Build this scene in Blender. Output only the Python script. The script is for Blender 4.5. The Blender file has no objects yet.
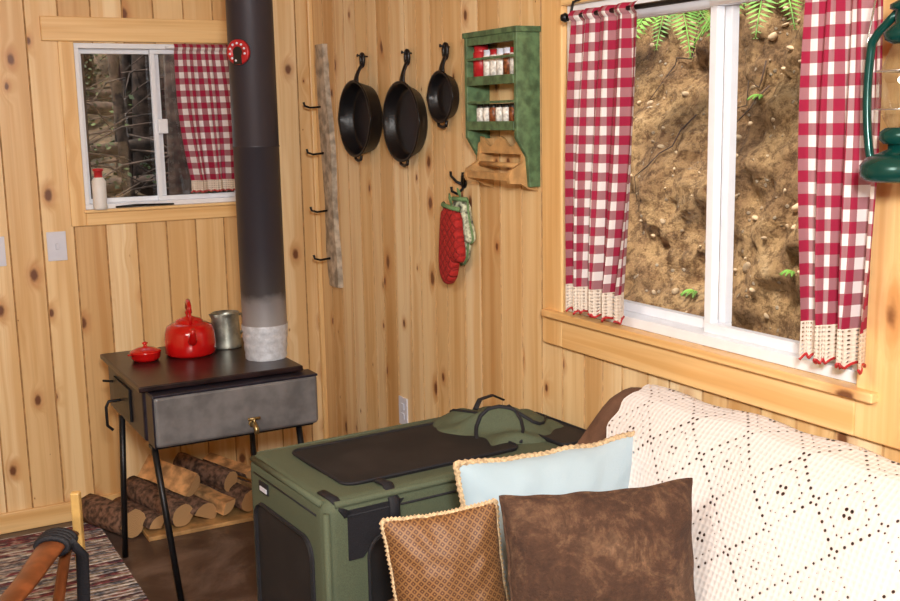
import bpy, bmesh, math, random
from mathutils import Vector, Matrix, noise
random.seed(7)
sc=bpy.context.scene
try:
    sc.view_settings.view_transform='Standard'
except Exception: pass

# ------------------------------------------------------------------ node helper
class NT:
    def __init__(s,name):
        s.m=bpy.data.materials.new(name); s.m.use_nodes=True; s.t=s.m.node_tree; s.t.nodes.clear()
        s.out=s.n("ShaderNodeOutputMaterial")
    def n(s,typ,**kw):
        x=s.t.nodes.new(typ)
        for k,v in kw.items(): setattr(x,k,v)
        return x
    def l(s,a,b): s.t.links.new(a,b)
    def math(s,op,a,b=None,c=None,clamp=False):
        x=s.n("ShaderNodeMath",operation=op); x.use_clamp=clamp
        for i,v in enumerate((a,b,c)):
            if v is None: continue
            if isinstance(v,(int,float)): x.inputs[i].default_value=v
            else: s.l(v,x.inputs[i])
        return x.outputs[0]
    def mix(s,fac,a,b,mode='MIX'):
        x=s.n("ShaderNodeMix",data_type='RGBA',blend_type=mode)
        for i,v in ((0,fac),(6,a),(7,b)):
            if isinstance(v,(int,float)): x.inputs[i].default_value=v
            elif isinstance(v,tuple): x.inputs[i].default_value=(v[0],v[1],v[2],1)
            else: s.l(v,x.inputs[i])
        return x.outputs[2]
    def ramp(s,fac,stops):
        x=s.n("ShaderNodeValToRGB"); e=x.color_ramp.elements
        while len(e)<len(stops): e.new(0.5)
        for i,(p,c) in enumerate(stops):
            e[i].position=p; e[i].color=(c[0],c[1],c[2],1) if isinstance(c,tuple) else (c,c,c,1)
        s.l(fac,x.inputs[0]); return x.outputs[0]
    def smooth(s,v,a,b,ta=0.0,tb=1.0):
        x=s.n("ShaderNodeMapRange",interpolation_type='SMOOTHSTEP')
        s.l(v,x.inputs[0]); x.inputs[1].default_value=a; x.inputs[2].default_value=b
        x.inputs[3].default_value=ta; x.inputs[4].default_value=tb
        return x.outputs[0]
    def map(s,vec,scale=(1,1,1),loc=(0,0,0),rot=(0,0,0)):
        x=s.n("ShaderNodeMapping"); x.inputs[1].default_value=loc; x.inputs[2].default_value=rot; x.inputs[3].default_value=scale
        s.l(vec,x.inputs[0]); return x.outputs[0]
    def noise(s,vec,scale=5,detail=3,rough=0.5,dist=0.0):
        x=s.n("ShaderNodeTexNoise"); x.inputs["Scale"].default_value=scale; x.inputs["Detail"].default_value=detail
        x.inputs["Roughness"].default_value=rough; x.inputs["Distortion"].default_value=dist
        s.l(vec,x.inputs["Vector"]); return x
    def vor(s,vec,scale=5,feature='F1',rnd=1.0,dims='3D'):
        x=s.n("ShaderNodeTexVoronoi",feature=feature,voronoi_dimensions=dims); x.inputs["Scale"].default_value=scale
        x.inputs["Randomness"].default_value=rnd; s.l(vec,x.inputs["Vector"]); return x
    def coord(s,which="Object"):
        return s.n("ShaderNodeTexCoord").outputs[which]
    def bsdf(s,color,rough=0.5,metal=0.0,bump=None,bstr=0.3,bdist=0.01,**kw):
        b=s.n("ShaderNodeBsdfPrincipled")
        for k,v in (("Base Color",color),("Roughness",rough),("Metallic",metal)):
            if isinstance(v,(int,float)): b.inputs[k].default_value=v
            elif isinstance(v,tuple): b.inputs[k].default_value=(v[0],v[1],v[2],1)
            else: s.l(v,b.inputs[k])
        for k,v in kw.items(): b.inputs[k.replace("_"," ")].default_value=v
        if bump is not None:
            bp=s.n("ShaderNodeBump"); bp.inputs["Strength"].default_value=bstr; bp.inputs["Distance"].default_value=bdist
            s.l(bump,bp.inputs["Height"]); s.l(bp.outputs[0],b.inputs["Normal"])
        s.l(b.outputs[0],s.out.inputs[0]); return b

def simple(name,col,rough=0.5,metal=0.0,nscale=30,var=0.15,bstr=0.15,**kw):
    t=NT(name); co=t.coord(); nz=t.noise(co,nscale,4)
    c=t.mix(t.smooth(nz.outputs[0],0.3,0.7),tuple(x*(1-var) for x in col),tuple(min(1,x*(1+var)) for x in col))
    t.bsdf(c,rough,metal,nz.outputs[0],bstr,0.004,**kw); return t.m

PINE_A=(0.87,0.655,0.375); PINE_B=(0.73,0.470,0.215)
def pine(name,mode,grain=(1,1,1),tint=(1,1,1),knotty=True):
    t=NT(name)
    if mode=='UV':
        co=t.coord("UV")
        kv=t.vor(t.map(co,(6.8,3.9,1)),1.0,dims='2D')
        gm=t.map(co,(36,1.1,1)); gm2=t.map(co,(170,3.0,1)); at=t.n("ShaderNodeAttribute",attribute_name="rnd").outputs["Fac"]
    else:
        co=t.coord("Object")
        kv=t.vor(t.map(co,tuple(6.0 if g>2 else 2.6 for g in grain)),1.0)
        gm=t.map(co,tuple(g for g in grain)); gm2=t.map(co,tuple(g*4 for g in grain)); at=t.noise(t.map(co,(0.8,0.8,0.8)),1.0,1).outputs[0]
    d=kv.outputs["Distance"]; rc=t.n("ShaderNodeSeparateColor"); t.l(kv.outputs["Color"],rc.inputs[0])
    wob=t.noise(co,35,2).outputs[0]
    d2=t.math('ADD',d,t.math('MULTIPLY',t.math('SUBTRACT',wob,0.5),0.07))
    rad=t.math('MULTIPLY',t.smooth(rc.outputs[0],0.38,1.0),0.130 if knotty else 0.07)
    ratio=t.math('DIVIDE',d2,t.math('MAXIMUM',rad,0.0005))
    core=t.smooth(ratio,0.45,1.05,1.0,0.0)
    halo=t.smooth(ratio,0.8,2.5,1.0,0.0)
    pull=t.smooth(d,0.0,0.34,1.0,0.0)
    has=t.smooth(rc.outputs[0],0.38,0.7)
    gshift=t.math('MULTIPLY',t.math('MULTIPLY',pull,has),1.8)
    cb=t.n("ShaderNodeCombineXYZ"); t.l(gshift,cb.inputs[0])
    va=t.n("ShaderNodeVectorMath",operation='ADD'); t.l(gm,va.inputs[0]); t.l(cb.outputs[0],va.inputs[1])
    g1=t.noise(va.outputs[0],0.55,3,0.55,0.4).outputs[0]
    g2=t.noise(gm2,0.6,2).outputs[0]
    ca=t.mix(t.smooth(g1,0.38,0.66),tuple(a*b for a,b in zip(PINE_A,tint)),tuple(a*b for a,b in zip(PINE_B,tint)))
    ca=t.mix(t.math('MULTIPLY',t.smooth(g2,0.5,0.75),0.16),ca,(0.45,0.24,0.09))
    ca=t.mix(1.0,ca,t.ramp(at,[(0.0,(0.76,0.64,0.50)),(0.3,(0.95,0.90,0.81)),(0.65,(1.0,1.0,1.0)),(1.0,(1.04,1.10,1.20))]),'MULTIPLY')
    st=t.noise(t.map(co,(7,0.35,1)) if mode=='UV' else t.map(co,tuple(g*.15 for g in grain)),1.0,2).outputs[0]
    ca=t.mix(t.math('MULTIPLY',t.smooth(st,0.60,0.72),0.40),ca,(0.54,0.28,0.10))
    ca=t.mix(t.math('MULTIPLY',halo,0.50),ca,(0.46,0.17,0.045))
    ca=t.mix(t.math('MULTIPLY',core,0.93),ca,(0.13,0.038,0.013))
    b=t.bsdf(ca,0.40,0.0,g1,0.05,0.003)
    return t.m

def gingham(name,p=0.05,red=(0.34,0.007,0.045),white=(0.84,0.79,0.78)):
    t=NT(name); co=t.coord("UV"); sx=t.n("ShaderNodeSeparateXYZ"); t.l(co,sx.inputs[0])
    def stripe(o):
        f=t.math('FRACT',t.math('DIVIDE',o,p)); return t.math('LESS_THAN',f,0.5)
    su=stripe(sx.outputs[0]); sv=stripe(sx.outputs[1])
    th=t.math('GREATER_THAN',t.math('FRACT',t.math('MULTIPLY',t.math('ADD',sx.outputs[0],sx.outputs[1]),420)),0.5)
    both=t.math('MULTIPLY',su,sv); one=t.math('SUBTRACT',t.math('ADD',su,sv),t.math('MULTIPLY',both,2))
    mid=tuple(a*0.60+b*0.20 for a,b in zip(red,white))
    c=t.mix(one,white,mid); c=t.mix(both,c,red)
    c=t.mix(t.math('MULTIPLY',th,0.08),c,(0.2,0.05,0.05))
    b=t.n("ShaderNodeBsdfPrincipled"); b.inputs["Roughness"].default_value=0.9; t.l(c,b.inputs["Base Color"])
    tr=t.n("ShaderNodeBsdfTranslucent"); t.l(c,tr.inputs[0]); ms=t.n("ShaderNodeMixShader"); ms.inputs[0].default_value=0.2
    t.l(b.outputs[0],ms.inputs[1]); t.l(tr.outputs[0],ms.inputs[2]); t.l(ms.outputs[0],t.out.inputs[0]); return t.m

def lace(name,col=(0.80,0.70,0.55),p=0.011,open_=0.22,rot=0.0,big=None):
    t=NT(name); co=t.coord("UV"); m=t.map(co,(1/p,1/p,1),rot=(0,0,rot)); sx=t.n("ShaderNodeSeparateXYZ"); t.l(m,sx.inputs[0])
    fx=t.math('SUBTRACT',t.math('FRACT',sx.outputs[0]),0.5); fy=t.math('SUBTRACT',t.math('FRACT',sx.outputs[1]),0.5)
    r=t.math('SQRT',t.math('ADD',t.math('MULTIPLY',fx,fx),t.math('MULTIPLY',fy,fy)))
    if big:
        mb=t.map(co,(1/big,1/big,1)); sb=t.n("ShaderNodeSeparateXYZ"); t.l(mb,sb.inputs[0])
        bx=t.math('ABSOLUTE',t.math('SUBTRACT',t.math('FRACT',sb.outputs[0]),0.5)); by=t.math('ABSOLUTE',t.math('SUBTRACT',t.math('FRACT',sb.outputs[1]),0.5))
        dm=t.math('ADD',bx,by)
        s1=t.smooth(t.math('ABSOLUTE',t.math('SUBTRACT',dm,0.5)),0.02,0.06,0.85,0.0)
        s2=t.smooth(dm,0.10,0.15,1.0,0.0)
        s3=t.smooth(t.math('ABSOLUTE',t.math('SUBTRACT',dm,0.30)),0.015,0.05,0.8,0.0)
        s4=t.smooth(t.math('MINIMUM',bx,by),0.01,0.03,0.6,0.0)
        irr=t.noise(co,9,2).outputs[0]
        k=t.math('MULTIPLY',t.math('MAXIMUM',t.math('MAXIMUM',s1,s4),t.math('MAXIMUM',s2,s3)),t.smooth(irr,0.30,0.62,0.45,1.0))
        lim=t.math('MULTIPLY',k,open_)
    else: lim=open_
    hole=t.math('LESS_THAN',r,lim)
    c=t.mix(t.smooth(r,0.1,0.6),tuple(x*0.90 for x in col),col)
    if big:
        shade=t.math('MULTIPLY',k,0.18); c=t.mix(shade,c,(0.42,0.32,0.28))
    b=t.n("ShaderNodeBsdfPrincipled"); b.inputs["Roughness"].default_value=0.95; t.l(c,b.inputs["Base Color"])
    bp=t.n("ShaderNodeBump"); bp.inputs["Strength"].default_value=0.7; bp.inputs["Distance"].default_value=0.004; t.l(r,bp.inputs["Height"]); t.l(bp.outputs[0],b.inputs["Normal"])
    tp=t.n("ShaderNodeBsdfTransparent"); ms=t.n("ShaderNodeMixShader"); t.l(hole,ms.inputs[0]); t.l(b.outputs[0],ms.inputs[1]); t.l(tp.outputs[0],ms.inputs[2])
    t.l(ms.outputs[0],t.out.inputs[0]); return t.m

# materials
M={}
M['wall']=pine("knotty_pine_boards",'UV')
TI=(1.0,0.92,0.78)
M['trimx']=pine("pine_trim_x",'OBJ',(1.3,42,42),TI); M['trimy']=pine("pine_trim_y",'OBJ',(42,1.3,42),TI); M['trimz']=pine("pine_trim_z",'OBJ',(42,42,1.3),TI)
M['white']=simple("white_vinyl",(0.80,0.82,0.87),0.35,var=0.02,bstr=0.0)
M['plate']=simple("white_plate",(0.66,0.68,0.78),0.35,var=0.02,bstr=0.0)
M['iron']=simple("cast_iron",(0.006,0.0055,0.007),0.38,0.2,nscale=180,bstr=0.2)
M['black']=simple("black_metal",(0.012,0.012,0.014),0.4,0.5,nscale=80)
M['stove']=simple("stove_black_steel",(0.016,0.014,0.026),0.38,0.3,nscale=25,var=0.3,bstr=0.1)
M['stovetop']=simple("stove_top_plate",(0.022,0.011,0.012),0.33,0.3,nscale=12,var=0.4,bstr=0.12)
M['tank']=simple("tank_grey_steel",(0.150,0.143,0.145),0.42,0.1,nscale=14,var=0.25,bstr=0.1)
M['red']=simple("red_enamel",(0.48,0.006,0.006),0.15,0,nscale=10,var=0.05,bstr=0.0,Coat_Weight=0.5)
M['galv']=simple("galvanised",(0.30,0.31,0.27),0.4,0.8,nscale=22,var=0.35)
M['brass']=simple("brass",(0.40,0.30,0.14),0.35,0.9,nscale=30)
M['greenp']=simple("green_paint",(0.085,0.150,0.070),0.5,0,nscale=35,var=0.40,bstr=0.2)
M['tan']=simple("tan_oak",(0.46,0.26,0.10),0.5,0,nscale=25,var=0.25)
M['glassjar']=simple("jar_label_white",(0.75,0.72,0.66),0.3,0,nscale=90,var=0.3)
M['spice']=simple("spice_brown",(0.20,0.06,0.02),0.4,0,nscale=120,var=0.6)
M['capk']=simple("jar_cap_black",(0.01,0.01,0.01),0.4)
M['capr']=simple("jar_red",(0.42,0.015,0.020),0.4)
M['drift']=simple("driftwood",(0.42,0.35,0.27),0.85,0,nscale=25,var=0.40,bstr=0.6)
M['bark']=simple("bark",(0.13,0.07,0.045),0.95,0,nscale=45,var=0.7,bstr=1.0)
M['lgreen']=simple("lantern_green",(0.003,0.050,0.042),0.22,0.3,nscale=20,var=0.1,bstr=0.0)
M['chrome']=simple("lantern_chrome",(0.6,0.6,0.6),0.2,0.9,nscale=20,var=0.1)
M['canvasg']=simple("crate_green_canvas",(0.078,0.096,0.056),0.8,0,nscale=420,var=0.18,bstr=0.4)
M['blackf']=simple("black_fabric",(0.006,0.006,0.010),0.7,0,nscale=300,var=0.4,bstr=0.5)
M['chairw']=simple("chair_wood",(0.17,0.050,0.016),0.35,0,nscale=20,var=0.35)
M['chairy']=simple("chair_pale_wood",(0.48,0.30,0.10),0.4,0,nscale=20,var=0.2)
M['navy']=simple("navy_canvas",(0.010,0.016,0.024),0.8,0,nscale=200,var=0.2)
M['candle']=simple("candle_white",(0.75,0.74,0.72),0.5,0,var=0.03)
t=NT("stovepipe_steel"); co=t.coord(); sx=t.n("ShaderNodeSeparateXYZ"); t.l(co,sx.inputs[0]); nz=t.noise(co,18,4).outputs[0]
h=t.math('ADD',sx.outputs[2],t.math('MULTIPLY',t.math('SUBTRACT',nz,0.5),0.05))
t.bsdf(t.ramp(t.smooth(h,0.86,1.2),[(0.0,(0.32,0.31,0.32)),(0.32,(0.22,0.21,0.22)),(0.46,(0.055,0.050,0.055)),(1.0,(0.036,0.032,0.042))]),0.45,0.3,nz,0.05,0.002); M['pipe']=t.m
M['sleeve']=simple("foil_sleeve",(0.56,0.59,0.65),0.55,0.2,nscale=60,var=0.12,bstr=0.5)
t=NT("brown_suede"); co=t.coord(); a=t.noise(co,9,7,0.75,0.9).outputs[0]; b_=t.noise(co,90,5,0.7).outputs[0]; c2=t.noise(co,45,5,0.7).outputs[0]
c=t.ramp(a,[(0.36,(0.040,0.017,0.009)),(0.50,(0.080,0.036,0.018)),(0.60,(0.160,0.085,0.045)),(0.75,(0.30,0.18,0.11))]); c=t.mix(t.smooth(c2,0.4,0.62,0.6,0.0),c,(0.040,0.016,0.008))
t.bsdf(c,0.9,0,t.math('ADD',b_,c2),0.7,0.008); M['suede']=t.m
t=NT("sofa_microsuede"); co=t.coord(); a=t.noise(co,8,5,0.7).outputs[0]; b_=t.noise(co,150,3).outputs[0]
c=t.ramp(a,[(0.3,(0.075,0.032,0.017)),(0.7,(0.17,0.085,0.048))]); t.bsdf(c,0.9,0,b_,0.3,0.003); M['sofa']=t.m
t=NT("pale_blue_fabric"); co=t.coord(); b_=t.noise(co,200,3).outputs[0]; a=t.noise(co,4,2).outputs[0]
t.bsdf(t.mix(a,(0.31,0.42,0.49),(0.41,0.51,0.57)),0.75,0,b_,0.3,0.002); M['blue']=t.m
M['rope']=simple("tan_rope_trim",(0.54,0.39,0.23),0.9,0,nscale=150,var=0.35,bstr=1.0)
t=NT("gold_brocade"); co=t.coord("UV"); m=t.map(co,(85,85,1),rot=(0,0,0.785)); sx=t.n("ShaderNodeSeparateXYZ"); t.l(m,sx.inputs[0])
fx=t.math('ABSOLUTE',t.math('SUBTRACT',t.math('FRACT',sx.outputs[0]),0.5)); fy=t.math('ABSOLUTE',t.math('SUBTRACT',t.math('FRACT',sx.outputs[1]),0.5))
mx=t.math('MAXIMUM',fx,fy); c=t.mix(t.smooth(mx,0.30,0.42),(0.085,0.030,0.010),(0.22,0.105,0.035)); c=t.mix(t.smooth(mx,0.05,0.14,1.0,0.0),c,(0.28,0.15,0.055))
t.bsdf(c,0.6,0.0,mx,0.3,0.002); M['gold']=t.m
t=NT("quilted_red"); co=t.coord("Object"); m=t.map(co,(1,40,40),rot=(0.785,0,0)); sx=t.n("ShaderNodeSeparateXYZ"); t.l(m,sx.inputs[0])
fx=t.math('ABSOLUTE',t.math('SUBTRACT',t.math('FRACT',sx.outputs[1]),0.5)); fy=t.math('ABSOLUTE',t.math('SUBTRACT',t.math('FRACT',sx.outputs[2]),0.5))
mx=t.math('MAXIMUM',fx,fy); t.bsdf(t.mix(t.smooth(mx,0.40,0.5),(0.38,0.014,0.012),(0.25,0.008,0.008)),0.85,0,t.smooth(mx,0.3,0.5,1.0,0.0),0.8,0.005); M['mitt']=t.m
M['mittg']=simple("mitt_green_binding",(0.14,0.24,0.10),0.85,0,nscale=120)
M['mittb']=simple("mitt_print",(0.40,0.42,0.30),0.85,0,nscale=60,var=0.8)
t=NT("crate_mesh_panel"); co=t.coord(); v=t.noise(co,400,2).outputs[0]; a=t.noise(co,6,3).outputs[0]
t.bsdf(t.mix(t.smooth(a,0.4,0.7),(0.005,0.004,0.005),(0.017,0.013,0.013)),0.75,0,v,0.5,0.002); M['mesh']=t.m
t=NT("log_end"); co=t.coord("UV"); sx=t.n("ShaderNodeVectorMath",operation='LENGTH'); t.l(co,sx.inputs[0]); nz=t.noise(co,3,3).outputs[0]
w=t.math('FRACT',t.math('ADD',t.math('MULTIPLY',sx.outputs["Value"],9),nz)); t.bsdf(t.mix(w,(0.62,0.38,0.18),(0.44,0.24,0.10)),0.85); M['logend']=t.m
M['logsplit']=simple("split_wood",(0.54,0.29,0.12),0.8,0,nscale=20,var=0.5,bstr=0.6)
t=NT("dark_floor"); co=t.coord(); a=t.noise(t.map(co,(1,1,1)),3.5,6,0.7,0.8).outputs[0]; g=t.noise(co,40,4).outputs[0]
c=t.ramp(a,[(0.3,(0.040,0.022,0.018)),(0.5,(0.080,0.049,0.039)),(0.68,(0.19,0.135,0.11))]); c=t.mix(t.math('MULTIPLY',g,0.3),c,(0.04,0.02,0.015)); t.bsdf(c,0.35,0,g,0.1,0.002); M['floor']=t.m
t=NT("rag_rug"); co=t.coord(); sx=t.n("ShaderNodeSeparateXYZ"); t.l(co,sx.inputs[0]); RW=0.028
row=t.math('FLOOR',t.math('DIVIDE',sx.outputs[1],RW)); wn=t.n("ShaderNodeTexWhiteNoise",noise_dimensions='1D'); t.l(row,wn.inputs["W"])
seg=t.noise(t.map(co,(16,36,1)),1.0,2).outputs[0]
v=t.math('FRACT',t.math('ADD',wn.outputs["Value"],t.math('MULTIPLY',seg,1.1)))
c=t.ramp(v,[(0.0,(0.03,0.025,0.05)),(0.2,(0.22,0.05,0.06)),(0.35,(0.55,0.48,0.46)),(0.55,(0.05,0.06,0.10)),(0.75,(0.62,0.58,0.55)),(1.0,(0.12,0.05,0.05))])
fr=t.math('ABSOLUTE',t.math('SUBTRACT',t.math('FRACT',t.math('DIVIDE',sx.outputs[1],RW)),0.5)); fx=t.math('ABSOLUTE',t.math('SUBTRACT',t.math('FRACT',t.math('DIVIDE',sx.outputs[0],0.03)),0.5))
t.bsdf(c,0.95,0,t.math('MULTIPLY_ADD',fr,-1.5,fx),0.9,0.01); M['rug']=t.m
t=NT("hillside_soil"); co=t.coord(); a=t.noise(co,2.4,8,0.75,0.7).outputs[0]; g=t.noise(co,22,7,0.8).outputs[0]; pv=t.vor(co,34); pr=t.n("ShaderNodeSeparateColor"); t.l(pv.outputs["Color"],pr.inputs[0])
c=t.ramp(a,[(0.34,(0.16,0.082,0.036)),(0.46,(0.38,0.215,0.095)),(0.58,(0.60,0.37,0.165)),(0.75,(0.68,0.48,0.27))])
c=t.mix(t.smooth(g,0.40,0.56),t.mix(1.0,c,(0.36,0.31,0.26),'MULTIPLY'),c)
peb=t.math('MULTIPLY',t.smooth(pv.outputs["Distance"],0.20,0.33,1.0,0.0),t.math('GREATER_THAN',pr.outputs[0],0.86))
c=t.mix(peb,c,t.mix(pr.outputs[1],(0.34,0.24,0.15),(0.62,0.50,0.36)))
t.bsdf(c,0.95,0,t.math('ADD',g,t.math('MULTIPLY',peb,0.4)),1.0,0.04); M['soil']=t.m
M['rock']=simple("hillside_rock",(0.50,0.36,0.22),0.9,0,nscale=14,var=0.5,bstr=0.6)
M['fern']=simple("fern_leaf",(0.16,0.36,0.05),0.6,0,nscale=12,var=0.4)
M['leaf']=simple("forest_leaf",(0.034,0.052,0.011),0.7,0,nscale=1.6,var=0.9)
M['trunk']=simple("tree_bark",(0.070,0.044,0.032),0.95,0,nscale=12,var=0.6,bstr=0.8)
M['moss']=simple("forest_floor",(0.075,0.048,0.027),0.95,0,nscale=5,var=0.8,bstr=0.6)
t=NT("window_glass"); g=t.n("ShaderNodeBsdfGlossy"); g.inputs["Roughness"].default_value=0.02; tp=t.n("ShaderNodeBsdfTransparent"); ms=t.n("ShaderNodeMixShader"); ms.inputs[0].default_value=0.03
t.l(tp.outputs[0],ms.inputs[1]); t.l(g.outputs[0],ms.inputs[2]); t.l(ms.outputs[0],t.out.inputs[0]); M['glass']=t.m
t=NT("clear_globe"); g=t.n("ShaderNodeBsdfGlossy"); g.inputs["Roughness"].default_value=0.03; tp=t.n("ShaderNodeBsdfTransparent"); tp.inputs[0].default_value=(0.9,0.92,0.92,1); ms=t.n("ShaderNodeMixShader"); ms.inputs[0].default_value=0.16
t.l(tp.outputs[0],ms.inputs[1]); t.l(g.outputs[0],ms.inputs[2]); t.l(ms.outputs[0],t.out.inputs[0]); M['globe']=t.m
M['ging']=gingham("gingham_red"); M['lace']=lace("curtain_lace",(0.74,0.64,0.54),0.010,0.20)
M['throw']=lace("crochet_throw",(0.74,0.69,0.665),0.0140,0.30,0.0,0.168)

# ------------------------------------------------------------------ mesh helpers
def finish(name,bm,mats,parent=None,smooth=False,bevel=0,bseg=2,sub=0,loc=None):
    me=bpy.data.meshes.new(name); bmesh.ops.recalc_face_normals(bm,faces=bm.faces[:]) ; bm.to_mesh(me); bm.free()
    ob=bpy.data.objects.new(name,me); sc.collection.objects.link(ob)
    if not isinstance(mats,(list,tuple)): mats=[mats]
    for m in mats: me.materials.append(m)
    if smooth:
        for p in me.polygons: p.use_smooth=True
    if bevel:
        b=ob.modifiers.new("bev","BEVEL"); b.width=bevel; b.segments=bseg; b.limit_method='ANGLE'; b.angle_limit=math.radians(40)
    if sub:
        s=ob.modifiers.new("sub","SUBSURF"); s.levels=sub; s.render_levels=sub
    if parent is not None: ob.parent=parent
    if loc is not None: ob.location=loc
    return ob
def empty(name,loc=(0,0,0),rotz=0):
    e=bpy.data.objects.new(name,None); e.empty_display_size=0.1; sc.collection.objects.link(e); e.location=loc; e.rotation_euler=(0,0,rotz); return e
def box(bm,a,b,mi=0,M4=None):
    x0,y0,z0=a; x1,y1,z1=b
    vs=[bm.verts.new(Vector(p) if M4 is None else M4@Vector(p)) for p in ((x0,y0,z0),(x1,y0,z0),(x1,y1,z0),(x0,y1,z0),(x0,y0,z1),(x1,y0,z1),(x1,y1,z1),(x0,y1,z1))]
    for q in ((0,3,2,1),(4,5,6,7),(0,1,5,4),(1,2,6,5),(2,3,7,6),(3,0,4,7)):
        f=bm.faces.new([vs[i] for i in q]); f.material_index=mi
def frame_of(d):
    d=d.normalized(); up=Vector((0,0,1)) if abs(d.z)<0.95 else Vector((1,0,0)); a=d.cross(up).normalized(); return a,a.cross(d)
def tube(bm,pts,rad,n=10,mi=0,flat=1.0,cap=True,closed=False):
    pts=[Vector(p) for p in pts]; N=len(pts); rings=[]
    pa=None
    for i,p in enumerate(pts):
        if closed: d=pts[(i+1)%N]-pts[i-1]
        else: d=(pts[min(i+1,N-1)]-pts[max(i-1,0)])
        d=d.normalized()
        if pa is None: a,b=frame_of(d)
        else:
            a=(pa-d*pa.dot(d)).normalized(); b=a.cross(d)
        pa=a; r=rad[i] if isinstance(rad,(list,tuple)) else rad
        rings.append([bm.verts.new(p+a*(r*math.cos(2*math.pi*k/n))+b*(r*flat*math.sin(2*math.pi*k/n))) for k in range(n)])
    R=N if closed else N-1
    for i in range(R):
        A=rings[i]; B=rings[(i+1)%N]
        for k in range(n):
            f=bm.faces.new((A[k],A[(k+1)%n],B[(k+1)%n],B[k])); f.material_index=mi; f.smooth=True
    if cap and not closed:
        for rg in (rings[0],rings[-1]):
            f=bm.faces.new(rg); f.material_index=mi
def lathe(bm,prof,n=32,M4=None,mi=0):
    rings=[]
    for r,z in prof:
        rings.append([bm.verts.new((M4 or Matrix())@Vector((r*math.cos(2*math.pi*k/n),r*math.sin(2*math.pi*k/n),z))) for k in range(n)] if r>1e-5 else [bm.verts.new((M4 or Matrix())@Vector((0,0,z)))])
    for A,B in zip(rings,rings[1:]):
        for k in range(n):
            k2=(k+1)%n
            if len(A)==1 and len(B)==1: continue
            if len(A)==1: vs=(A[0],B[k2],B[k])
            elif len(B)==1: vs=(A[k],A[k2],B[0])
            else: vs=(A[k],A[k2],B[k2],B[k])
            f=bm.faces.new(vs); f.material_index=mi; f.smooth=True
def T(x,y,z): return Matrix.Translation((x,y,z))
def grid(bm,fn,nu,nv,uvfn=None,mi=0):
    vs=[[bm.verts.new(fn(i/nu,j/nv)) for j in range(nv+1)] for i in range(nu+1)]
    uvl=bm.loops.layers.uv.verify() if uvfn else None
    for i in range(nu):
        for j in range(nv):
            f=bm.faces.new((vs[i][j],vs[i+1][j],vs[i+1][j+1],vs[i][j+1])); f.smooth=True; f.material_index=mi
            if uvfn:
                for lp,(a,b) in zip(f.loops,((i,j),(i+1,j),(i+1,j+1),(i,j+1))): lp[uvl].uv=uvfn(a/nu,b/nv)
    return vs
def prism(bm,pr,y0,y1):
    A=[bm.verts.new((x,y0,z)) for x,z in pr]; B=[bm.verts.new((x,y1,z)) for x,z in pr]
    bm.faces.new(A); bm.faces.new(B[::-1])
    for k in range(len(pr)): bm.faces.new((A[k],A[(k+1)%len(pr)],B[(k+1)%len(pr)],B[k]))

# ------------------------------------------------------------------ walls
ZT=2.45; TH=0.12
M['groove']=simple("board_groove",(0.48,0.28,0.115),0.7,0,nscale=30,var=0.2)
def wall(name,P,u0,u1,holes,bw,mat,z0=0,z1=ZT,seed=1):
    rn=random.Random(seed); bm=bmesh.new(); uvl=bm.loops.layers.uv.verify(); rl=bm.faces.layers.float.new("rnd")
    edges=[]; u=u0
    while u<u1-1e-6:
        edges.append(u); u+=bw*rn.choice((0.8,1.0,1.0,1.15))
    edges.append(u1)
    cuts=sorted(set([e for h in holes for e in h[:2]]))
    for bi in range(len(edges)-1):
        a,b=edges[bi],edges[bi+1]; rnd=rn.random(); offu=rn.random()*20; offv=rn.random()*30
        seg=[a]+[c for c in cuts if a+1e-6<c<b-1e-6]+[b]
        for s0,s1 in zip(seg,seg[1:]):
            mid=(s0+s1)/2; spans=[(z0,z1)]
            for h in holes:
                if h[0]<mid<h[1]: spans=[(z0,h[2]),(h[3],z1)]
            for za,zb in spans:
                g=0.0034; pts=[]
                pts.append((s0,0.005) if s0==a else (s0,0.0))
                if s0==a: pts.append((s0+g,0.0))
                if s1==b: pts.append((s1-g,0.0))
                pts.append((s1,0.005) if s1==b else (s1,0.0))
                lo=[bm.verts.new(P(x,za,d)) for x,d in pts]; hi=[bm.verts.new(P(x,zb,d)) for x,d in pts]
                for k in range(len(pts)-1):
                    f=bm.faces.new((lo[k],lo[k+1],hi[k+1],hi[k])); f[rl]=rnd
                    if abs(pts[k][1]-pts[k+1][1])>1e-4: f.material_index=1
                    for lp,(x,z) in zip(f.loops,((pts[k][0],za),(pts[k+1][0],za),(pts[k+1][0],zb),(pts[k][0],zb))): lp[uvl].uv=(x+offu,z+offv)
    us=sorted(set([u0,u1]+cuts))
    for s0,s1 in zip(us,us[1:]):
        mid=(s0+s1)/2; spans=[(z0,z1)]
        for h in holes:
            if h[0]<mid<h[1]: spans=[(z0,h[2]),(h[3],z1)]
        for za,zb in spans:
            A=P(s0,za,0.0055); B=P(s1,zb,TH)
            box(bm,tuple(min(A[i],B[i]) for i in range(3)),tuple(max(A[i],B[i]) for i in range(3)),1)
    me=bpy.data.meshes.new(name); bm.to_mesh(me); bm.free(); ob=bpy.data.objects.new(name,me); sc.collection.objects.link(ob)
    me.materials.append(mat); me.materials.append(M['groove']); return ob
W1=(-1.02,-0.33,1.30,1.965)
W2=(1.945,3.035,1.062,1.955)
PB=lambda u,z,d:Vector((u,d,z)); PR=lambda u,z,d:Vector((d,-u,z))
XL=-3.7; YN=-5.9
wall("wall_back",PB,XL,0.0,[W1],0.125,M['wall'],seed=4)
wall("wall_right",PR,0.0,-YN,[W2],0.112,M['wall'],seed=9)
wall("wall_left",lambda u,z,d:Vector((XL-d,u,z)),YN,0.0,[],0.125,M['wall'],seed=5)
wall("wall_front",lambda u,z,d:Vector((u,YN-d,z)),XL,0.0,[],0.125,M['wall'],seed=6)
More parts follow.
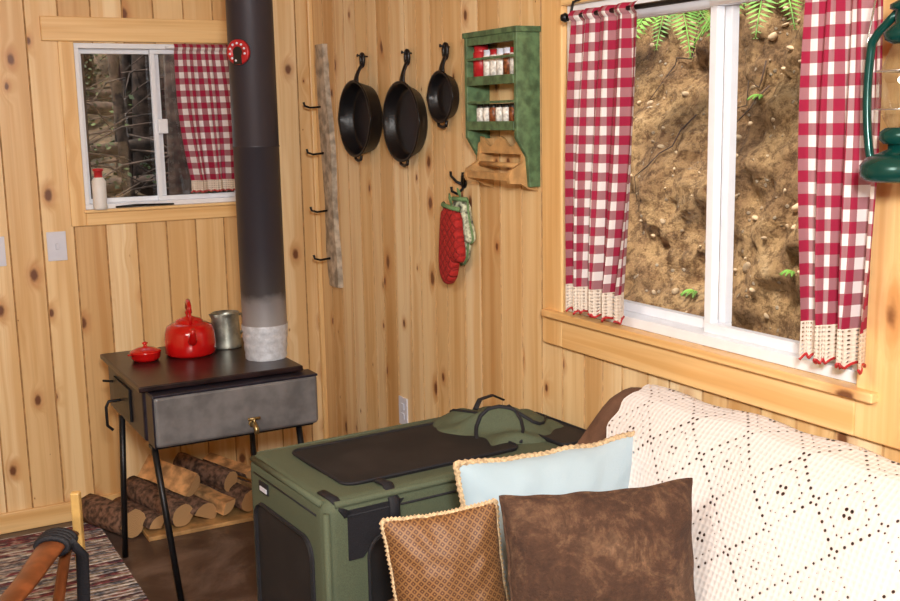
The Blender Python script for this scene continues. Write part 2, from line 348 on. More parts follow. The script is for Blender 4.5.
bm=bmesh.new(); box(bm,(XL-TH,YN-TH,-0.1),(TH,TH,0)); finish("floor",bm,M['floor'])
bm=bmesh.new(); box(bm,(XL-TH,YN-TH,ZT),(TH,TH,ZT+0.1)); finish("ceiling",bm,M['trimy'])
bm=bmesh.new(); box(bm,(XL,-0.018,0.0),(-0.02,0,0.085)); finish("baseboard_back",bm,M['trimx'],bevel=0.004)
bm=bmesh.new(); box(bm,(-0.018,YN,0.0),(0,0,0.085)); finish("baseboard_right",bm,M['trimy'],bevel=0.004)
bm=bmesh.new(); box(bm,(-0.022,-0.022,0.0),(0,0,ZT)); finish("trim_1",bm,M['trimz'],bevel=0.004)

def trimpiece(par,name,a,b,mat):
    bm=bmesh.new(); box(bm,a,b); return finish(name,bm,mat,par,bevel=0.004)
w=empty("window_1"); x0,x1,z0,z1=W1
trimpiece(w,"casing_top",(x0-0.12,-0.024,z1+0.005),(x1+0.10,0,z1+0.10),M['trimx'])
trimpiece(w,"casing_left",(x0-0.060,-0.018,z0-0.065),(x0,0,z1+0.005),M['trimz'])
trimpiece(w,"casing_right",(x1,-0.018,z0-0.065),(x1+0.075,0,z1+0.005),M['trimz'])
trimpiece(w,"casing_bottom",(x0,-0.018,z0-0.065),(x1,0,z0-0.012),M['trimx'])
trimpiece(w,"stool",(x0-0.01,-0.035,z0-0.012),(x1,0.0,z0),M['trimx'])
def wframe(bm,P,u0,u1,z0,z1,fw,umid,mw,glassbm):
    def bx(ua,ub,za,zb,da,db):
        A=P(ua,za,da); B=P(ub,zb,db); box(bm,tuple(min(A[i],B[i]) for i in range(3)),tuple(max(A[i],B[i]) for i in range(3)))
    bx(u0,u1,z0,z0+fw,0.0,TH); bx(u0,u1,z1-fw,z1,0.0,TH); bx(u0,u0+fw,z0+fw,z1-fw,0.0,TH); bx(u1-fw,u1,z0+fw,z1-fw,0.0,TH)
    s=fw*0.9
    for (a,b,d0,d1) in ((u0+fw,umid+mw/2,0.055,0.08),(umid-mw/2,u1-fw,0.025,0.05)):
        bx(a,b,z0+fw,z0+fw+s,d0,d1); bx(a,b,z1-fw-s,z1-fw,d0,d1); bx(a,a+s,z0+fw+s,z1-fw-s,d0,d1); bx(b-s,b,z0+fw+s,z1-fw-s,d0,d1)
        A=P(a+s,z0+fw+s,(d0+d1)/2); B=P(b-s,z1-fw-s,(d0+d1)/2+0.003)
        box(glassbm,tuple(min(A[i],B[i]) for i in range(3)),tuple(max(A[i],B[i]) for i in range(3)))
bm=bmesh.new(); g=bmesh.new(); wframe(bm,PB,x0,x1,z0,z1,0.020,-0.69,0.042,g)
finish("vinyl_frame",bm,M['white'],w,bevel=0.002); finish("glass_panes",g,M['glass'],w)
bm=bmesh.new(); box(bm,(-0.70,-0.0,1.60),(-0.66,0.024,1.66)); finish("latch",bm,M['white'],w,bevel=0.004)
w=empty("window_2"); u0,u1,z0,z1=W2
trimpiece(w,"casing_left",(-0.02,-u0,z0-0.11),(0,-(u0-0.105),z1+0.12),M['trimz'])
trimpiece(w,"casing_right",(-0.02,-(u1+0.13),z0-0.11),(0,-u1,z1+0.12),M['trimz'])
trimpiece(w,"casing_top",(-0.024,-(u1),z1),(0,-u0,z1+0.12),M['trimy'])
trimpiece(w,"casing_bottom",(-0.021,-u1,z0-0.11),(0,-u0,z0-0.02),M['trimy'])
trimpiece(w,"stool",(-0.042,-(u1+0.06),z0-0.022),(0.0,-(u0-0.08),z0),M['trimy'])
bm=bmesh.new(); g=bmesh.new(); wframe(bm,PR,u0,u1,z0,z1,0.028,2.535,0.044,g)
finish("vinyl_frame",bm,M['white'],w,bevel=0.002); finish("glass_panes",g,M['glass'],w)

# curtains ------------------------------------------------------
def curtain(name,P,uc_t,w_t,uc_b,w_b,zt,zb,out,folds,seed,lace_h=0.055,full=1.5,amp=0.02):
    rn=random.Random(seed); ph=rn.random()*6
    e=empty(name)
    def shape(s,v):
        uc=uc_t+(uc_b-uc_t)*v; wd=w_t+(w_b-w_t)*v+0.03*math.sin(v*math.pi)
        a=amp*(0.45+0.9*v)
        fd=a*(math.sin(s*folds*2*math.pi+ph+0.8*math.sin(v*2.2))+0.4*math.sin(s*folds*4.3*math.pi+ph*2+v))
        uu=uc+(s-0.5)*wd+0.25*a*math.cos(s*folds*2*math.pi+ph)
        return uu,fd
    def fn(s,v):
        uu,fd=shape(s,v); return P(uu,zt+(zb-zt)*v,-(out+fd))
    W=max(w_t,w_b)*full
    bm=bmesh.new(); grid(bm,fn,90,40,lambda s,v:(s*W,(zt-zb)*(1-v)))
    finish("cloth",bm,M['ging'],e,True)
    bm=bmesh.new()
    def fl(s,v):
        uu,fd=shape(s,1.0); z=zb-lace_h*v*(1-0.13*abs(math.sin(s*W/0.03*math.pi))*(v)); return P(uu,z,-(out+fd+0.0006))
    grid(bm,fl,180,5,lambda s,v:(s*W,v*lace_h)); finish("lace_edge",bm,M['lace'],e,True)
    bm=bmesh.new(); pts=[]
    for i in range(120):
        s=i/119; uu,fd=shape(s,1.0); z=zb-lace_h*(1-0.13*abs(math.sin(s*W/0.03*math.pi))); pts.append(P(uu,z,-(out+fd)))
    tube(bm,pts,0.0032,5); finish("hem_binding",bm,M['capr'],e)
    bm=bmesh.new()
    def fr(s,v):
        uu,fd=shape(s,0.0); return P(uu,zt+0.03*(1-v),-(out+fd*0.8+0.012*math.sin(v*math.pi)))
    grid(bm,fr,90,6,lambda s,v:(s*W,(zt-zb)+0.03*(1-v))); finish("rod_pocket",bm,M['ging'],e,True)
    return e
curtain("gingham_curtain",PR,2.205,0.285,2.170,0.250,1.90,1.165,0.06,4,3,lace_h=0.08,full=1.55)
curtain("gingham_curtain",PR,3.000,0.190,3.012,0.165,1.91,1.195,0.06,3,8,lace_h=0.085,full=1.95)
cw=curtain("gingham_curtain",PB,-0.505,0.24,-0.475,0.21,1.935,1.40,0.035,3,5,lace_h=0.05,full=1.6,amp=0.012)
e=empty("curtain_rod"); bm=bmesh.new(); tube(bm,[(-0.06,-2.02,1.915),(-0.06,-3.13,1.915)],0.007); lathe(bm,[(0,-.014),(.012,-.008),(.014,0),(.012,.008),(0,.014)],12,T(-0.06,-2.02,1.915))
for y in (-2.045,-3.11): tube(bm,[(-0.024,y,1.965),(-0.050,y,1.955),(-0.06,y,1.915)],0.004)
finish("rod",bm,M['black'],e)
bm=bmesh.new(); tube(bm,[(-0.66,-0.035,1.95),(-0.34,-0.035,1.95)],0.005)
for x in (-0.65,-0.35): tube(bm,[(x,0.0,1.95),(x,-0.035,1.95)],0.004)
finish("rod",bm,M['white'],cw)

def plate(name,c,ax,w,h,toggle=True):
    e=empty(name,c); bm=bmesh.new()
    if ax=='y':
        box(bm,(-w/2,-0.006,-h/2),(w/2,0,h/2)); 
        if toggle: box(bm,(-0.006,-0.018,-0.012),(0.006,-0.006,0.012))
    else:
        box(bm,(-0.006,-w/2,-h/2),(0,w/2,h/2))
        for z in (0.02,-0.02): box(bm,(-0.009,-0.014,z-0.013),(-0.006,0.014,z+0.013))
    finish("cover_plate",bm,M['plate'],e,bevel=0.002)
plate("light_switch",(-1.142,0,1.16),'y',0.075,0.118); plate("light_switch",(-1.375,0,1.155),'y',0.075,0.118)
plate("wall_outlet",(0,-0.82,0.488),'x',0.072,0.115)

# ------------------------------------------------------------------ skillets
def skillet(c_y,c_z,D,Db,depth,top):
    e=empty("cast_iron_skillet"); R=D/2; Rb=Db/2
    Mx=T(-0.006,c_y,c_z)@Matrix.Rotation(-math.pi/2,4,'Y')
    bm=bmesh.new(); w=0.005
    prof=[(0,0.0),(Rb-0.012,0.0),(Rb-0.010,-0.002),(Rb-0.002,-0.002),(Rb,0.003)]
    for k in range(1,7):
        q=k/6; prof.append((Rb+(R-Rb)*q,0.003+(depth-0.003)*q))
    prof+=[(R+0.004,depth),(R+0.004,depth+0.004),(R-w,depth+0.004)]
    for k in range(5,-1,-1):
        q=k/6; prof.append((Rb-w+(R-Rb)*q,0.008+(depth-0.008)*q))
    prof+=[(Rb-w-0.008,0.0065),(0,0.006)]; lathe(bm,prof,56,Mx)
    for v in bm.verts:
        p=v.co; ang=math.atan2(p.z-c_z,p.y-c_y); rr=math.hypot(p.y-c_y,p.z-c_z)
        for a0 in (0,math.pi):
            da=abs((ang-a0+math.pi)%(2*math.pi)-math.pi)
            if da<0.16 and rr>R-0.012: 
                kk=1+0.045*(1-(da/0.16)**2); v.co.y=c_y+(p.y-c_y)*kk
    finish("pan_body",bm,M['iron'],e)
    bm=bmesh.new(); hx=-0.006-depth*0.8; z0=c_z+R*0.97; ez=top-0.026
    pts=[]; rad=[]
    for k in range(8):
        q=k/7; pts.append((hx+(depth*0.5)*q*q,c_y,z0+(ez-0.014-z0)*q)); rad.append(0.019-0.007*math.sin(q*math.pi*0.7))
    tube(bm,pts,rad,12,flat=0.5)
    L=[(pts[-1][0],c_y+0.0135*math.sin(a)*(1-0.15*math.cos(a)),ez+0.004-0.024*math.cos(a)) for a in [2*math.pi*i/20 for i in range(20)]]
    tube(bm,L,0.0070,8,closed=True)
    finish("handle",bm,M['iron'],e)
    bm=bmesh.new(); hy=c_y; zz=c_z-R
    tube(bm,[(hx,hy-0.03,zz+0.004),(hx,hy-0.026,zz-0.012),(hx,hy,zz-0.018),(hx,hy+0.026,zz-0.012),(hx,hy+0.03,zz+0.004)],0.006,8); finish("helper_tab",bm,M['iron'],e)
    bm=bmesh.new(); tube(bm,[(0,c_y,top-0.008),(pts[-1][0]-0.02,c_y,top-0.004)],0.003,8); lathe(bm,[(0,-.002),(.006,-.002),(.006,.002),(0,.002)],12,T(pts[-1][0]-0.02,c_y,top-0.004)@Matrix.Rotation(math.pi/2,4,'Y')); finish("nail",bm,M['black'],e)
skillet(-0.578,1.645,0.296,0.262,0.060,1.897)
skillet(-0.962,1.632,0.288,0.245,0.046,1.887)
skillet(-1.247,1.715,0.172,0.145,0.034,1.892)

e=empty("driftwood_hook_board"); bm=bmesh.new(); rn=random.Random(3)
vs=[]
for i in range(25):
    q=i/24; z=0.915+q*1.05; yc=-0.20+0.07*q+0.006*math.sin(q*9); hw=0.055+0.006*math.sin(q*13)+rn.uniform(-.003,.003)-0.012*(q>0.93)
    vs.append([bm.verts.new(p) for p in ((0,yc-hw,z),(-0.022,yc-hw+0.004,z),(-0.026,yc,z),(-0.022,yc+hw-0.004,z),(0,yc+hw,z))])
for A,B in zip(vs,vs[1:]):
    for k in range(4): bm.faces.new((A[k],A[k+1],B[k+1],B[k]))
    bm.faces.new((A[4],A[0],B[0],B[4]))
bm.faces.new(vs[0]); bm.faces.new(vs[-1]); finish("weathered_plank",bm,M['drift'],e)
bm=bmesh.new()
for z in (1.70,1.50,1.25,1.04):
    y=-0.185+0.07*(z-.915); tube(bm,[(-0.02,y,z),(-0.075,y-0.005,z-0.004),(-0.10,y-0.007,z+0.004),(-0.105,y-0.007,z+0.02)],0.005,6)
finish("square_nails",bm,M['black'],e)

# spice rack --------------------------------------------------------
e=empty("spice_rack"); ya,yb=-1.495,-1.805; dx=0.085; bm=bmesh.new()
for y in (ya,yb+0.016):
    prism(bm,[(0,1.43),(0,1.905),(-dx,1.905),(-dx,1.58),(-dx*0.55,1.52),(-dx*0.45,1.43)],y,y-0.016)
box(bm,(-dx-0.004,yb-0.006,1.893),(0,ya+0.006,1.910))
for z in (1.765,1.625): box(bm,(-dx,yb+0.016,z-0.016),(0,ya-0.016,z))
for z in (1.785,1.645): box(bm,(-dx-0.002,yb+0.016,z-0.042),(-dx+0.006,ya-0.016,z-0.014))
for z in (1.825,1.69): box(bm,(-dx,yb+0.016,z-0.004),(-dx+0.006,ya-0.016,z+0.004))
box(bm,(-dx,yb+0.016,1.868),(-dx+0.008,ya-0.016,1.893))
finish("rack_frame",bm,M['greenp'],e,bevel=0.002)
bmJ=bmesh.new()
def jar(bm,y,z,h,r,capm,bodym,x=-0.045):
    lathe(bm,[(0,0),(r,0),(r,h*.78),(r*.8,h*.82)],16,T(x,y,z),bodym); lathe(bm,[(r*.88,h*.80),(r*.9,h),(0,h)],16,T(x,y,z),capm)
jm=[M['glassjar'],M['spice'],M['capr'],M['plate'],M['capk'],M['greenp']]
y=-1.535
for i in range(6):
    jar(bmJ,y,1.765,0.105 if i<1 else 0.088,[.026,.017,.018,.018,.018,.019][i],[2,3,2,3,3,2][i],[2,0,0,0,1,0][i]); y-=[.045,.040,.040,.040,.040,.04][i]
y=-1.53
for i in range(7):
    jar(bmJ,y,1.625,0.060 if i!=6 else .08,0.015,4 if i!=6 else 3,[0,0,1,0,0,1,5][i]); y-=0.039
finish("spice_jars",bmJ,jm,e)
bm=bmesh.new()
pr=[(0,1.575),(-.030,1.575),(-.050,1.560),(-.055,1.505),(-.098,1.482),(-.106,1.462),(-.100,1.443),(-.060,1.440),(-.035,1.425),(0,1.415)]
prism(bm,pr,ya-0.020,ya-0.034); prism(bm,pr,yb+0.030,yb+0.016)
N=20; pf=[]
for k in range(N+1):
    q=k/N; pf.append((ya-0.034+(yb+0.064-ya)*q,1.567+0.016*math.cos(q*4*math.pi)))
for a,b in zip(pf,pf[1:]):
    vs=[bm.verts.new(p) for p in ((-.050,a[0],1.530),(-.050,b[0],1.530),(-.050,b[0],b[1]),(-.050,a[0],a[1]))]; bm.faces.new(vs)
    vs2=[bm.verts.new(p) for p in ((-.040,a[0],1.530),(-.040,b[0],1.530),(-.040,b[0],b[1]),(-.040,a[0],a[1]))]; bm.faces.new(vs2); bm.faces.new((vs[3],vs[2],vs2[2],vs2[3])); bm.faces.new((vs[0],vs[1],vs2[1],vs2[0]))
box(bm,(-0.102,yb+0.03,1.452),(-0.090,ya-0.034,1.474)); tube(bm,[(-0.05,ya-0.03,1.495),(-0.05,yb+0.03,1.495)],0.008,12)
finish("towel_holder",bm,M['tan'],e)

e=empty("oven_mitts"); bm=bmesh.new()
tube(bm,[(0,-1.335,1.42),(-0.008,-1.335,1.40),(-0.03,-1.335,1.385),(-0.05,-1.335,1.395),(-0.052,-1.335,1.41)],0.005,8)
for s in (-1,1): tube(bm,[(-0.006,-1.335,1.415),(-0.02,-1.335+s*0.02,1.425),(-0.03,-1.335+s*0.04,1.445),(-0.03,-1.335+s*0.043,1.46)],0.005,8)
lathe(bm,[(0,0.0),(.018,0.0),(.018,.005),(0,.005)],16,T(0,-1.335,1.42)@Matrix.Rotation(-math.pi/2,4,'Y')); finish("iron_hook",bm,M['black'],e)
def mitt(name,par,ox,oy,oz,ang,mat,flip=1,sc_=1.0):
    out=[(-.055,0),(-.058,-.05),(-.060,-.10),(-.060,-.17),(-.055,-.225),(-.038,-.262),(-.010,-.278),(.020,-.270),(.040,-.240),(.047,-.195),(.050,-.165),(.060,-.172),(.074,-.182),(.086,-.175),(.090,-.155),(.082,-.128),(.070,-.098),(.058,-.060),(.055,0)]
    bm=bmesh.new(); rings=[]
    layers=[(1.0,0.0),(1.0,0.006),(0.93,0.014),(0.72,0.019),(0.35,0.021)]
    def tf(u,v,d):
        u*=flip*sc_; v*=sc_; return (ox-d,oy-(u*math.cos(ang)-v*math.sin(ang)),oz+(u*math.sin(ang)+v*math.cos(ang)))
    def inset(p,k):
        mx=max(-.02,min(.02,p[0]*0.3)); my=max(-.22,min(-.03,p[1])); 
        if p[0]>.06: mx=.05; my=-.14
        return (mx+(p[0]-mx)*k,my+(p[1]-my)*k)
    for sgn in (1,-1):
        for k,d in layers:
            if sgn==-1 and d==0.0: continue
            rings.append((sgn,[bm.verts.new(tf(*inset(p,k),0.022+sgn*d)) for p in out]))
    n=len(out)
    pos=[r for s,r in rings if s==1]; neg=[pos[0]]+[r for s,r in rings if s==-1]
    for rr in (pos,neg):
        for A,B in zip(rr,rr[1:]):
            for k in range(n): f=bm.faces.new((A[k],A[(k+1)%n],B[(k+1)%n],B[k])); f.smooth=True
        f=bm.faces.new(rr[-1]); f.smooth=True
    finish(name,bm,mat,par,True,sub=1)
    bm=bmesh.new(); tube(bm,[tf(-.056,-.0,0.024),tf(-.03,.002,.040),tf(0.03,.002,.040),tf(.056,0,.024)],0.008,8); tube(bm,[tf(p[0],p[1],0.022) for p in (out if mat is M['mittb'] else out[:3])],0.004,8); finish(name+"_binding",bm,M['mittg'],par,True)
    bm=bmesh.new(); tube(bm,[tf(0,0,0.022),tf(-0.008,0.03,0.03),tf(0,0.045,0.035),tf(0.008,0.03,0.03),tf(0,0,0.022)],0.003,6); finish(name+"_loop",bm,M['mittg'],par)
mitt("mitt_back",e,-0.004,-1.355,1.368,0.02,M['mittb'],1,0.82)
mitt("mitt_front",e,-0.046,-1.365,1.345,-0.12,M['mitt'],1,1.0)

# ------------------------------------------------------------------ lantern
e=empty("hurricane_lantern",(-0.115,-3.205,1.512)); 
bm=bmesh.new()
lathe(bm,[(0,0),(.066,0),(.078,.005),(.081,.016),(.081,.030),(.070,.044),(.050,.052),(.032,.060),(.032,.070),(0,.070)],36,T(0,0,0))
lathe(bm,[(.034,.255),(.046,.262),(.050,.275),(.030,.292),(.030,.315),(.040,.318),(.040,.326),(.018,.338),(0,.340)],28)
lathe(bm,[(.040,.070),(.048,.078),(.048,.092),(.038,.100)],24)
for s in (1,-1):
    pts=[]
    for i in range(17):
        q=i/16; z=.030+q*.285; off=.074+.020*math.sin(q*math.pi)**0.6 if q<0.85 else .074+.0088-(q-.85)/.15*.052
        pts.append((0,s*off,z))
    tube(bm,pts,0.0085,10)
finish("tank_and_frame",bm,M['lgreen'],e,True)
bm=bmesh.new(); lathe(bm,[(.034,.100),(.046,.125),(.056,.160),(.056,.185),(.046,.22),(.034,.25),(.033,.258)],28); finish("glass_globe",bm,M['globe'],e,True)
bm=bmesh.new(); lathe(bm,[(0,.074),(.022,.078),(.024,.092),(.010,.105),(.006,.115),(0,.115)],16); box(bm,(-.001,-.008,.10),(.001,.008,.128))
for z in (.135,.205): 
    tube(bm,[(.060*math.cos(a),.060*math.sin(a),z) for a in [i*math.pi/10 for i in range(20)]],0.0018,6,closed=True)
tube(bm,[(0,.088,.20),(0,.10,.26),(0,.085,.34),(0,.05,.375),(0,0,.387),(0,-.05,.375),(0,-.085,.34),(0,-.10,.26),(0,-.088,.20)],0.0022,6)
tube(bm,[(0.115,0,.392),(.04,0,.392),(-.0,0,.383),(-.008,0,.392)],0.004,6); finish("burner_and_bail",bm,M['chrome'],e)

# ------------------------------------------------------------------ wood stove
e=empty("wood_stove"); 
bm=bmesh.new(); box(bm,(-1.050,-0.93,0.560),(-0.455,-0.37,0.748)); finish("firebox",bm,M['stove'],e,bevel=0.014,bseg=3)
bm=bmesh.new(); box(bm,(-1.070,-0.975,0.748),(-0.480,-0.345,0.768)); finish("cooking_plate",bm,M['stovetop'],e,bevel=0.004)
bm=bmesh.new(); box(bm,(-1.040,-1.030,0.560),(-0.447,-0.935,0.742)); finish("water_tank",bm,M['tank'],e,bevel=0.016,bseg=4)
bm=bmesh.new(); box(bm,(-1.040,-1.031,0.736),(-0.447,-0.940,0.745)); box(bm,(-1.043,-1.032,0.562),(-1.037,-0.94,0.742)); finish("tank_rim",bm,M['stove'],e,bevel=0.003)
bm=bmesh.new(); tube(bm,[(-0.70,-1.028,0.60),(-0.70,-1.060,0.60),(-0.70,-1.073,0.592),(-0.70,-1.075,0.572)],0.009,10); tube(bm,[(-0.722,-1.054,0.622),(-0.678,-1.054,0.622)],0.005,8); tube(bm,[(-0.70,-1.054,0.60),(-0.70,-1.054,0.622)],0.005,8)
lathe(bm,[(0,0),(.015,0),(.015,.006),(0,.006)],6,T(-0.70,-1.028,0.60)@Matrix.Rotation(math.pi/2,4,'X')); finish("spigot",bm,M['brass'],e)
bm=bmesh.new(); tube(bm,[(-1.055,-0.60,0.64),(-1.10,-0.60,0.64),(-1.11,-0.60,0.62),(-1.11,-0.60,0.55),(-1.09,-0.60,0.53)],0.006,8)
box(bm,(-1.058,-0.75,0.59),(-1.050,-0.50,0.71)); tube(bm,[(-1.06,-0.50,0.69),(-1.09,-0.47,0.69)],0.005,8); finish("fire_door",bm,M['black'],e,bevel=0.002)
bm=bmesh.new()
for a,b in (((-1.03,-0.96,0.565),(-0.985,-1.02,0)),((-1.045,-0.55,0.565),(-1.065,-0.52,0)),((-0.49,-0.92,0.565),(-0.46,-0.98,0)),((-0.52,-0.46,0.565),(-0.50,-0.44,0))):
    tube(bm,[a,b],0.0115,10)
box(bm,(-1.045,-1.0,0.550),(-0.46,-0.95,0.562)); finish("legs",bm,M['black'],e)
px,py=-0.545,-0.765
bm=bmesh.new(); lathe(bm,[(0.083,0.88),(0.083,1.55),(0.085,1.552),(0.085,1.556),(0.083,1.558),(0.083,ZT-0.03)],48,T(px,py,0)); finish("stovepipe",bm,M['pipe'],e,True)
bm=bmesh.new()
n=60; rings=[]
for j in range(12):
    q=j/11; z=0.768+0.130*q; ring=[]
    for k in range(n):
        a=2*math.pi*k/n; r=0.076+0.010*q+0.0010*math.sin(k*7.3+j*1.7)+0.0012*math.sin(j*2.1)
        ring.append(bm.verts.new((px+r*math.cos(a),py+r*math.sin(a),z)))
    rings.append(ring)
for A,B in zip(rings,rings[1:]):
    for k in range(n): bm.faces.new((A[k],A[(k+1)%n],B[(k+1)%n],B[k]))
finish("foil_collar",bm,M['sleeve'],e,True)
bm=bmesh.new(); lathe(bm,[(0.084,0),(0.13,0),(0.13,0.012),(0.084,0.012)],32,T(px,py,ZT-0.014)); finish("ceiling_collar",bm,M['black'],e)
tw=Vector((-0.328,-0.945,0)); lf=Vector((-0.945,0.328,0)); sn=0.50; nd=(tw*math.sqrt(1-sn*sn)+lf*sn); c=Vector((px,py,1.885))+nd*0.083
rot=nd.to_track_quat('Z','Y').to_matrix().to_4x4(); Mt=Matrix.Translation(c)@rot
bm=bmesh.new(); lathe(bm,[(0,0),(.044,0),(.044,.012),(.040,.014)],28,Mt,0); lathe(bm,[(.040,.014),(.020,.016),(.019,.013)],28,Mt,0); lathe(bm,[(.019,.013),(0,.013)],28,Mt,2)
for k in range(9):
    a=k/8*math.pi*1.5-0.2; lathe(bm,[(0,.019),(.0042,.018),(.0042,.013)],8,Mt@T(.030*math.cos(a),.030*math.sin(a),0),1)
box(bm,(-.016,-.042,.010),(.016,-.010,.0170),2,Mt)
finish("stovepipe_thermometer",bm,[M['capr'],M['plate'],M['capk']],e)

zt=0.769
e=empty("red_kettle",(-0.770,-0.545,zt)); bm=bmesh.new()
lathe(bm,[(0,0),(.088,0),(.096,.010),(.097,.045),(.094,.085),(.086,.110),(.066,.122),(.052,.124),(.052,.130),(.044,.137),(.012,.147),(.010,.152),(.014,.160),(.010,.170),(0,.172)],40)
tube(bm,[(-.080,0,.06),(-.105,0,.075),(-.118,0,.10),(-.126,0,.115)],[.020,.015,.011,.010],12)
for s in (1,-1): tube(bm,[(s*.058,0,.118),(s*.060,0,.150),(s*.045,0,.180)],0.0050,8)
tube(bm,[(.052,0,.170),(.035,0,.196),(.0,0,.206),(-.035,0,.196),(-.052,0,.170)],0.0085,10)
finish("kettle_body",bm,M['red'],e,True); e.rotation_euler=(0,0,math.radians(80))
e=empty("red_covered_pot",(-0.945,-0.56,zt)); bm=bmesh.new()
lathe(bm,[(0,0),(.045,0),(.054,.012),(.056,.030),(.058,.033),(.052,.038),(.030,.048),(.008,.052),(.006,.058),(.012,.066),(0,.072)],32)
tube(bm,[(.052,0,.027),(.066,0,.030),(.074,0,.031)],[.007,.006,.007],8,flat=.5); finish("pot_body",bm,M['red'],e,True); e.rotation_euler=(0,0,math.radians(200))
e=empty("metal_pitcher",(-0.612,-0.50,zt)); bm=bmesh.new()
lathe(bm,[(0,0),(.056,0),(.057,.004),(.056,.010),(.050,.120),(.052,.135),(.054,.138),(.050,.138),(.046,.122),(.050,.012),(0,.010)],32)
for v in bm.verts:
    if v.co.z>.11 and v.co.x>0.035 and abs(v.co.y)<.02: v.co.x+=.018*(v.co.z-.10)/.035
tube(bm,[(-.050,0,.122),(-.080,0,.120),(-.088,0,.095),(-.082,0,.055),(-.054,0,.035)],0.006,8); finish("pitcher_body",bm,M['galv'],e,True); e.rotation_euler=(0,0,math.radians(200))

# firewood ------------------------------------------------------------
e=empty("firewood_pile"); bm=bmesh.new(); box(bm,(-0.95,-0.42,0.0),(-0.40,-0.05,0.018)); finish("log_tray",bm,M['tan'],e,bevel=0.003)
def log(bm,p0,p1,r,kind,seed):
    rn=random.Random(seed); p0=Vector(p0); p1=Vector(p1); d=(p1-p0); a,b=frame_of(d); uvl=bm.loops.layers.uv.verify()
    if kind=='round': pr=[(math.cos(t_)*r*rn.uniform(.92,1.06),math.sin(t_)*r*rn.uniform(.92,1.06),0) for t_ in [2*math.pi*i/14 for i in range(14)]]
    else:
        st=rn.random()*6.28; sp=math.pi if kind=='half' else math.pi*0.6
        pr=[(math.cos(st+sp*i/7)*r*1.2,math.sin(st+sp*i/7)*r*1.2,0) for i in range(8)]
        if kind=='wedge': pr.append((0,0,2))
        cx=sum(p[0] for p in pr)/len(pr); cy=sum(p[1] for p in pr)/len(pr); pr=[(p[0]-cx,p[1]-cy,p[2]) for p in pr]
    rings=[]
    for q in (0,.25,.5,.75,1):
        k=rn.uniform(.95,1.05); rings.append([bm.verts.new(p0+d*q+a*(x*k)+b*(y*k)) for x,y,_ in pr])
    n=len(pr)
    for A,B in zip(rings,rings[1:]):
        for k in range(n):
            f=bm.faces.new((A[k],A[(k+1)%n],B[(k+1)%n],B[k])); split=(kind=='half' and k==n-1) or (kind=='wedge' and k>=n-2); f.material_index=2 if split else 0
            f.smooth=not split
    for rg in (rings[0],rings[-1]):
        f=bm.faces.new(rg); f.material_index=1
        for lp,(x,y,_) in zip(f.loops,pr): lp[uvl].uv=(x/r,y/r)
bm=bmesh.new()
L=[((-0.99,-.35,.062),(-1.11,-.06,.062),.060,'round'),((-.90,-.37,.062),(-1.00,-.07,.068),.045,'wedge'),((-.80,-.39,.072),(-.93,-.07,.125),.050,'round'),
   ((-.69,-.37,.068),(-.84,-.06,.125),.052,'half'),((-.60,-.38,.060),(-.74,-.07,.100),.043,'wedge'),((-.51,-.37,.070),(-.66,-.06,.115),.050,'round'),((-.45,-.34,.070),(-.55,-.06,.072),.05,'half'),
   ((-.72,-.30,.150),(-.86,-.07,.195),.042,'half'),((-.57,-.31,.150),(-.72,-.07,.195),.044,'round'),((-.47,-.28,.145),(-.59,-.06,.175),.044,'wedge')]
for i,(a,b,r,k) in enumerate(L): log(bm,a,b,r,k,i+20)
finish("split_logs",bm,[M['bark'],M['logend'],M['logsplit']],e)

e=empty("candle_lighter"); bm=bmesh.new(); lathe(bm,[(0,0),(.026,0),(.028,.01),(.028,.115),(.018,.13)],20,T(-0.965,-0.030,1.3005),0); lathe(bm,[(.017,.13),(.017,.155),(.022,.156),(.022,.165),(0,.168)],16,T(-0.965,-0.030,1.3005),1); finish("bottle",bm,[M['candle'],M['capr']],e)
e=empty("pocket_knife"); bm=bmesh.new(); tube(bm,[(-0.90,-0.014,1.306),(-0.82,-0.014,1.309),(-0.66,-0.014,1.306)],[.006,.009,.006],8,flat=.6); finish("knife_body",bm,M['black'],e,True)

bm=bmesh.new(); box(bm,(-2.6,-1.9,0),(-1.085,-0.10,0.012)); finish("rag_rug",bm,M['rug'],None,bevel=0.004)
